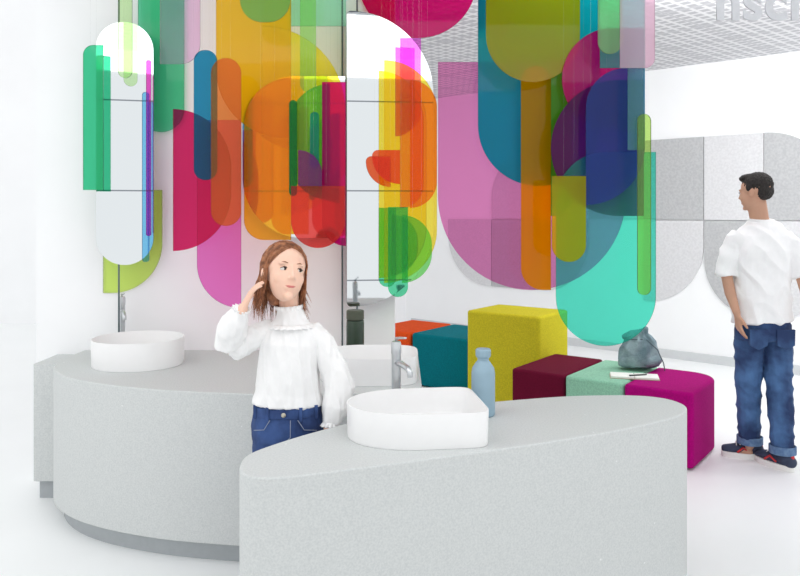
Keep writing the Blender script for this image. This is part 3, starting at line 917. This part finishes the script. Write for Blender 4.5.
blob("hair", [xform(p, S) for p in hp], M_hair2, 0.0045, 1, lambda c: 0.004*noise.noise(Vector((c.x*150, c.y*150, c.z*60))), parent=man)
ts = blob("t_shirt", [
    tube([(2.205+mX, 4.62, .885), (2.2+mX, 4.62, 1.0), (2.2+mX, 4.62, 1.18), (2.2+mX, 4.62, 1.32), (2.2+mX, 4.62, 1.41), (2.2+mX, 4.62, 1.465), (2.196+mX, 4.622, 1.505)],
         [(.180, .135), (.170, .128), (.172, .128), (.180, .13), (.168, .11), (.118, .085), (.068, .063)], seg=28, dome=.05),
    tube([(2.08+mX, 4.62, 1.395), (2.03+mX, 4.625, 1.34), (1.997+mX, 4.63, 1.26), (1.983+mX, 4.63, 1.165)], [.070, .064, .060, .062], seg=18, dome=.02),
    tube([(2.32+mX, 4.62, 1.395), (2.37+mX, 4.615, 1.34), (2.417+mX, 4.61, 1.26), (2.437+mX, 4.61, 1.165)], [.070, .064, .060, .062], seg=18, dome=.02)],
    M_tee, 0.005, 1, fold(0.008, 10, 6, 0.012), parent=man)
geo("neck_rib", [tube([(2.196+mX+.064*math.cos(a), 4.622+.058*math.sin(a), 1.508+.006*math.sin(a)) for a in [i*math.pi/12 for i in range(25)]], [.007]*25, up=(0, 0, 1), seg=8)], M_tee, parent=ts)
mj = blob("jeans", [
    tube([(2.203+mX, 4.62, .93), (2.203+mX, 4.62, .86), (2.205+mX, 4.62, .78)], [(.15, .11), (.165, .12), (.172, .125)], seg=24, dome=.1),
    tube([(2.127+mX, 4.625, .80), (2.132+mX, 4.645, .65), (2.14+mX, 4.67, .48), (2.16+mX, 4.71, .25), (2.178+mX, 4.735, .12)], [.090, .083, .075, .067, .066], dome=.05),
    tube([(2.282+mX, 4.615, .80), (2.285+mX, 4.60, .65), (2.287+mX, 4.58, .48), (2.288+mX, 4.56, .25), (2.288+mX, 4.545, .12)], [.090, .083, .075, .067, .066], dome=.05)],
    M_denim2, 0.005, 1, fold(0.005, 9, 12, 0.006), parent=man)
for (x, y) in ((2.178+mX, 4.735), (2.288+mX, 4.545)):
    band("turned_up_cuff", (x, y), .071, .071, .095, .145, .006, M_cuff, mj)
for x in (2.12+mX, 2.283+mX):
    o = [(x-.055, .85), (x+.055, .85), (x+.052, .755), (x, .73), (x-.052, .755)]
    V = [(a, 4.490, b) for a, b in o] + [(a, 4.512, b) for a, b in o]
    F = [(0,1,2,3,4), (9,8,7,6,5)] + [(i, (i+1) % 5, 5+(i+1) % 5, 5+i) for i in range(5)]
    make("back_pocket", V, F, M_denim2, parent=mj)
shoe(man, (2.19+mX, 4.75), (-.85, .30), .26)
shoe(man, (2.29+mX, 4.545), (-.35, .9), .30)

# ------------------------------------------------------------------ lights, world, camera
w = bpy.data.worlds.new("world"); scene.world = w; w.use_nodes = True
w.node_tree.nodes["Background"].inputs[0].default_value = (0.985, 0.992, 1.0, 1)
w.node_tree.nodes["Background"].inputs[1].default_value = 1.12
def area(loc, rot, sx, sy, e, name):
    l = bpy.data.lights.new(name, 'AREA'); l.shape = 'RECTANGLE'; l.size = sx; l.size_y = sy; l.energy = e
    o = bpy.data.objects.new(name, l); o.location = loc; o.rotation_euler = rot; COL.objects.link(o)
area((0, 2.4, 3.05), (math.radians(20), 0, 0), 5, 1.6, 50, "unseen_fill_light")  # fill lamp added above the frame, no visible fixture
area((3.0, 5.0, 2.95), (math.radians(55), 0, 0), 5, 0.5, 85, "added_back_wall_fill")  # added lamp, out of view, to brighten the grey back wall
area((2.2, 4.3, 3.05), (0, 0, 0), 3, 1.2, 14, "unseen_fill_light")  # second unseen fill, added over the right side
cam = bpy.data.cameras.new("camera"); co = bpy.data.objects.new("camera", cam); COL.objects.link(co)
co.location = (0, 0, 1.55); co.rotation_euler = (math.radians(90), 0, 0)
cam.lens = 33.75; cam.sensor_width = 36; cam.shift_y = -0.09375
scene.camera = co
scene.view_settings.view_transform = 'Standard'
scene.view_settings.exposure = 0.0
